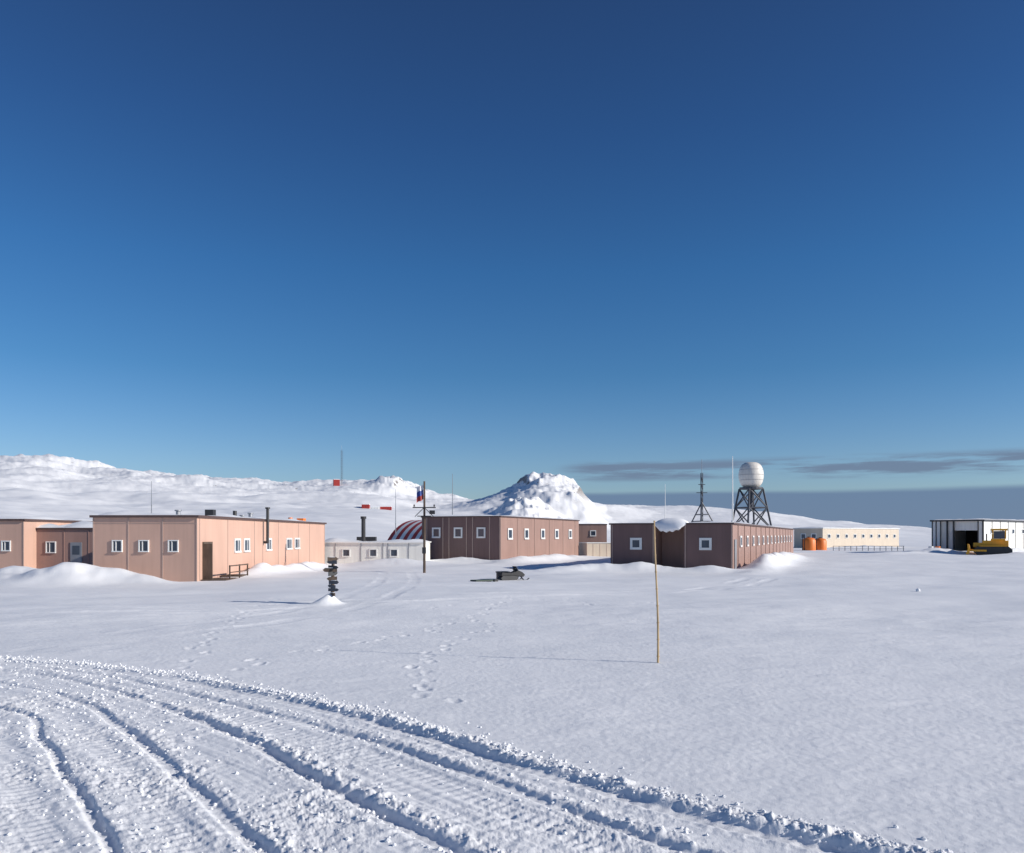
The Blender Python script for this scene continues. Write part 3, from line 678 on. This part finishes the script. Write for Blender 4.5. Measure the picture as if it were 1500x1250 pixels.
bg=N('ShaderNodeBackground'); bg.inputs[1].default_value=.085*1.6; L.new(mul.outputs['Result'],bg.inputs[0])
def math_(op,a,b=None,c=None):
    n=N('ShaderNodeMath'); n.operation=op
    for i_,v in enumerate((a,b,c)):
        if v is None: continue
        if isinstance(v,(int,float)): n.inputs[i_].default_value=v
        else: L.new(v,n.inputs[i_])
    return n.outputs[0]
def mrange(v,a,b,c=0,d=1,smooth=True):
    n=N('ShaderNodeMapRange'); n.interpolation_type='SMOOTHSTEP' if smooth else 'LINEAR'
    L.new(v,n.inputs[0]); n.inputs[1].default_value=a;n.inputs[2].default_value=b;n.inputs[3].default_value=c;n.inputs[4].default_value=d
    return n.outputs[0]
mp=N('ShaderNodeMapping'); mp.inputs['Scale'].default_value=(5,5,60); L.new(tc.outputs['Generated'],mp.inputs[0])
no=N('ShaderNodeTexNoise'); no.inputs['Scale'].default_value=1; no.inputs['Detail'].default_value=6; L.new(mp.outputs[0],no.inputs['Vector'])
zn=math_('MULTIPLY_ADD',no.outputs['Fac'],.006,sp.outputs['Z'])
bank=mrange(zn,.0500,.0575,1,0); bank=math_('MULTIPLY',bank,mrange(sp.outputs['X'],-.05,.1,0,.9))
mp2=N('ShaderNodeMapping'); mp2.inputs['Scale'].default_value=(8,8,90); mp2.inputs['Location'].default_value=(.35,0,.2); L.new(tc.outputs['Generated'],mp2.inputs[0])
no2=N('ShaderNodeTexNoise'); no2.inputs['Scale'].default_value=1; no2.inputs['Detail'].default_value=8; no2.inputs['Roughness'].default_value=.6; L.new(mp2.outputs[0],no2.inputs['Vector'])
win=math_('MULTIPLY',mrange(sp.outputs['Z'],.058,.074),mrange(sp.outputs['Z'],.080,.096,1,0))
win=math_('MULTIPLY',win,mrange(sp.outputs['X'],.02,.12))
st=mrange(math_('MULTIPLY',win,mrange(no2.outputs['Fac'],.30,.60)),.10,.9,0,.85)
cb=N('ShaderNodeBackground'); cb.inputs[0].default_value=(.14,.215,.35,1); cb.inputs[1].default_value=1
cs_=N('ShaderNodeBackground'); cs_.inputs[0].default_value=(.155,.21,.315,1); cs_.inputs[1].default_value=1
m1=N('ShaderNodeMixShader'); L.new(st,m1.inputs[0]); L.new(bg.outputs[0],m1.inputs[1]); L.new(cs_.outputs[0],m1.inputs[2])
m2=N('ShaderNodeMixShader'); L.new(bank,m2.inputs[0]); L.new(m1.outputs[0],m2.inputs[1]); L.new(cb.outputs[0],m2.inputs[2])
wo=N('ShaderNodeOutputWorld'); L.new(m2.outputs[0],wo.inputs[0])
# ------------------------------------------------------------ camera
cd=bpy.data.cameras.new('camera'); cd.sensor_width=36; cd.lens=28.8; cd.shift_y=.106; cd.clip_start=.05; cd.clip_end=60000
co=bpy.data.objects.new('camera',cd); bpy.context.collection.objects.link(co); co.location=(0,0,CAMH); co.rotation_euler=(math.radians(90),0,0)
sc=bpy.context.scene; sc.camera=co; sc.view_settings.view_transform='Standard'; sc.view_settings.look='None'; sc.view_settings.exposure=0
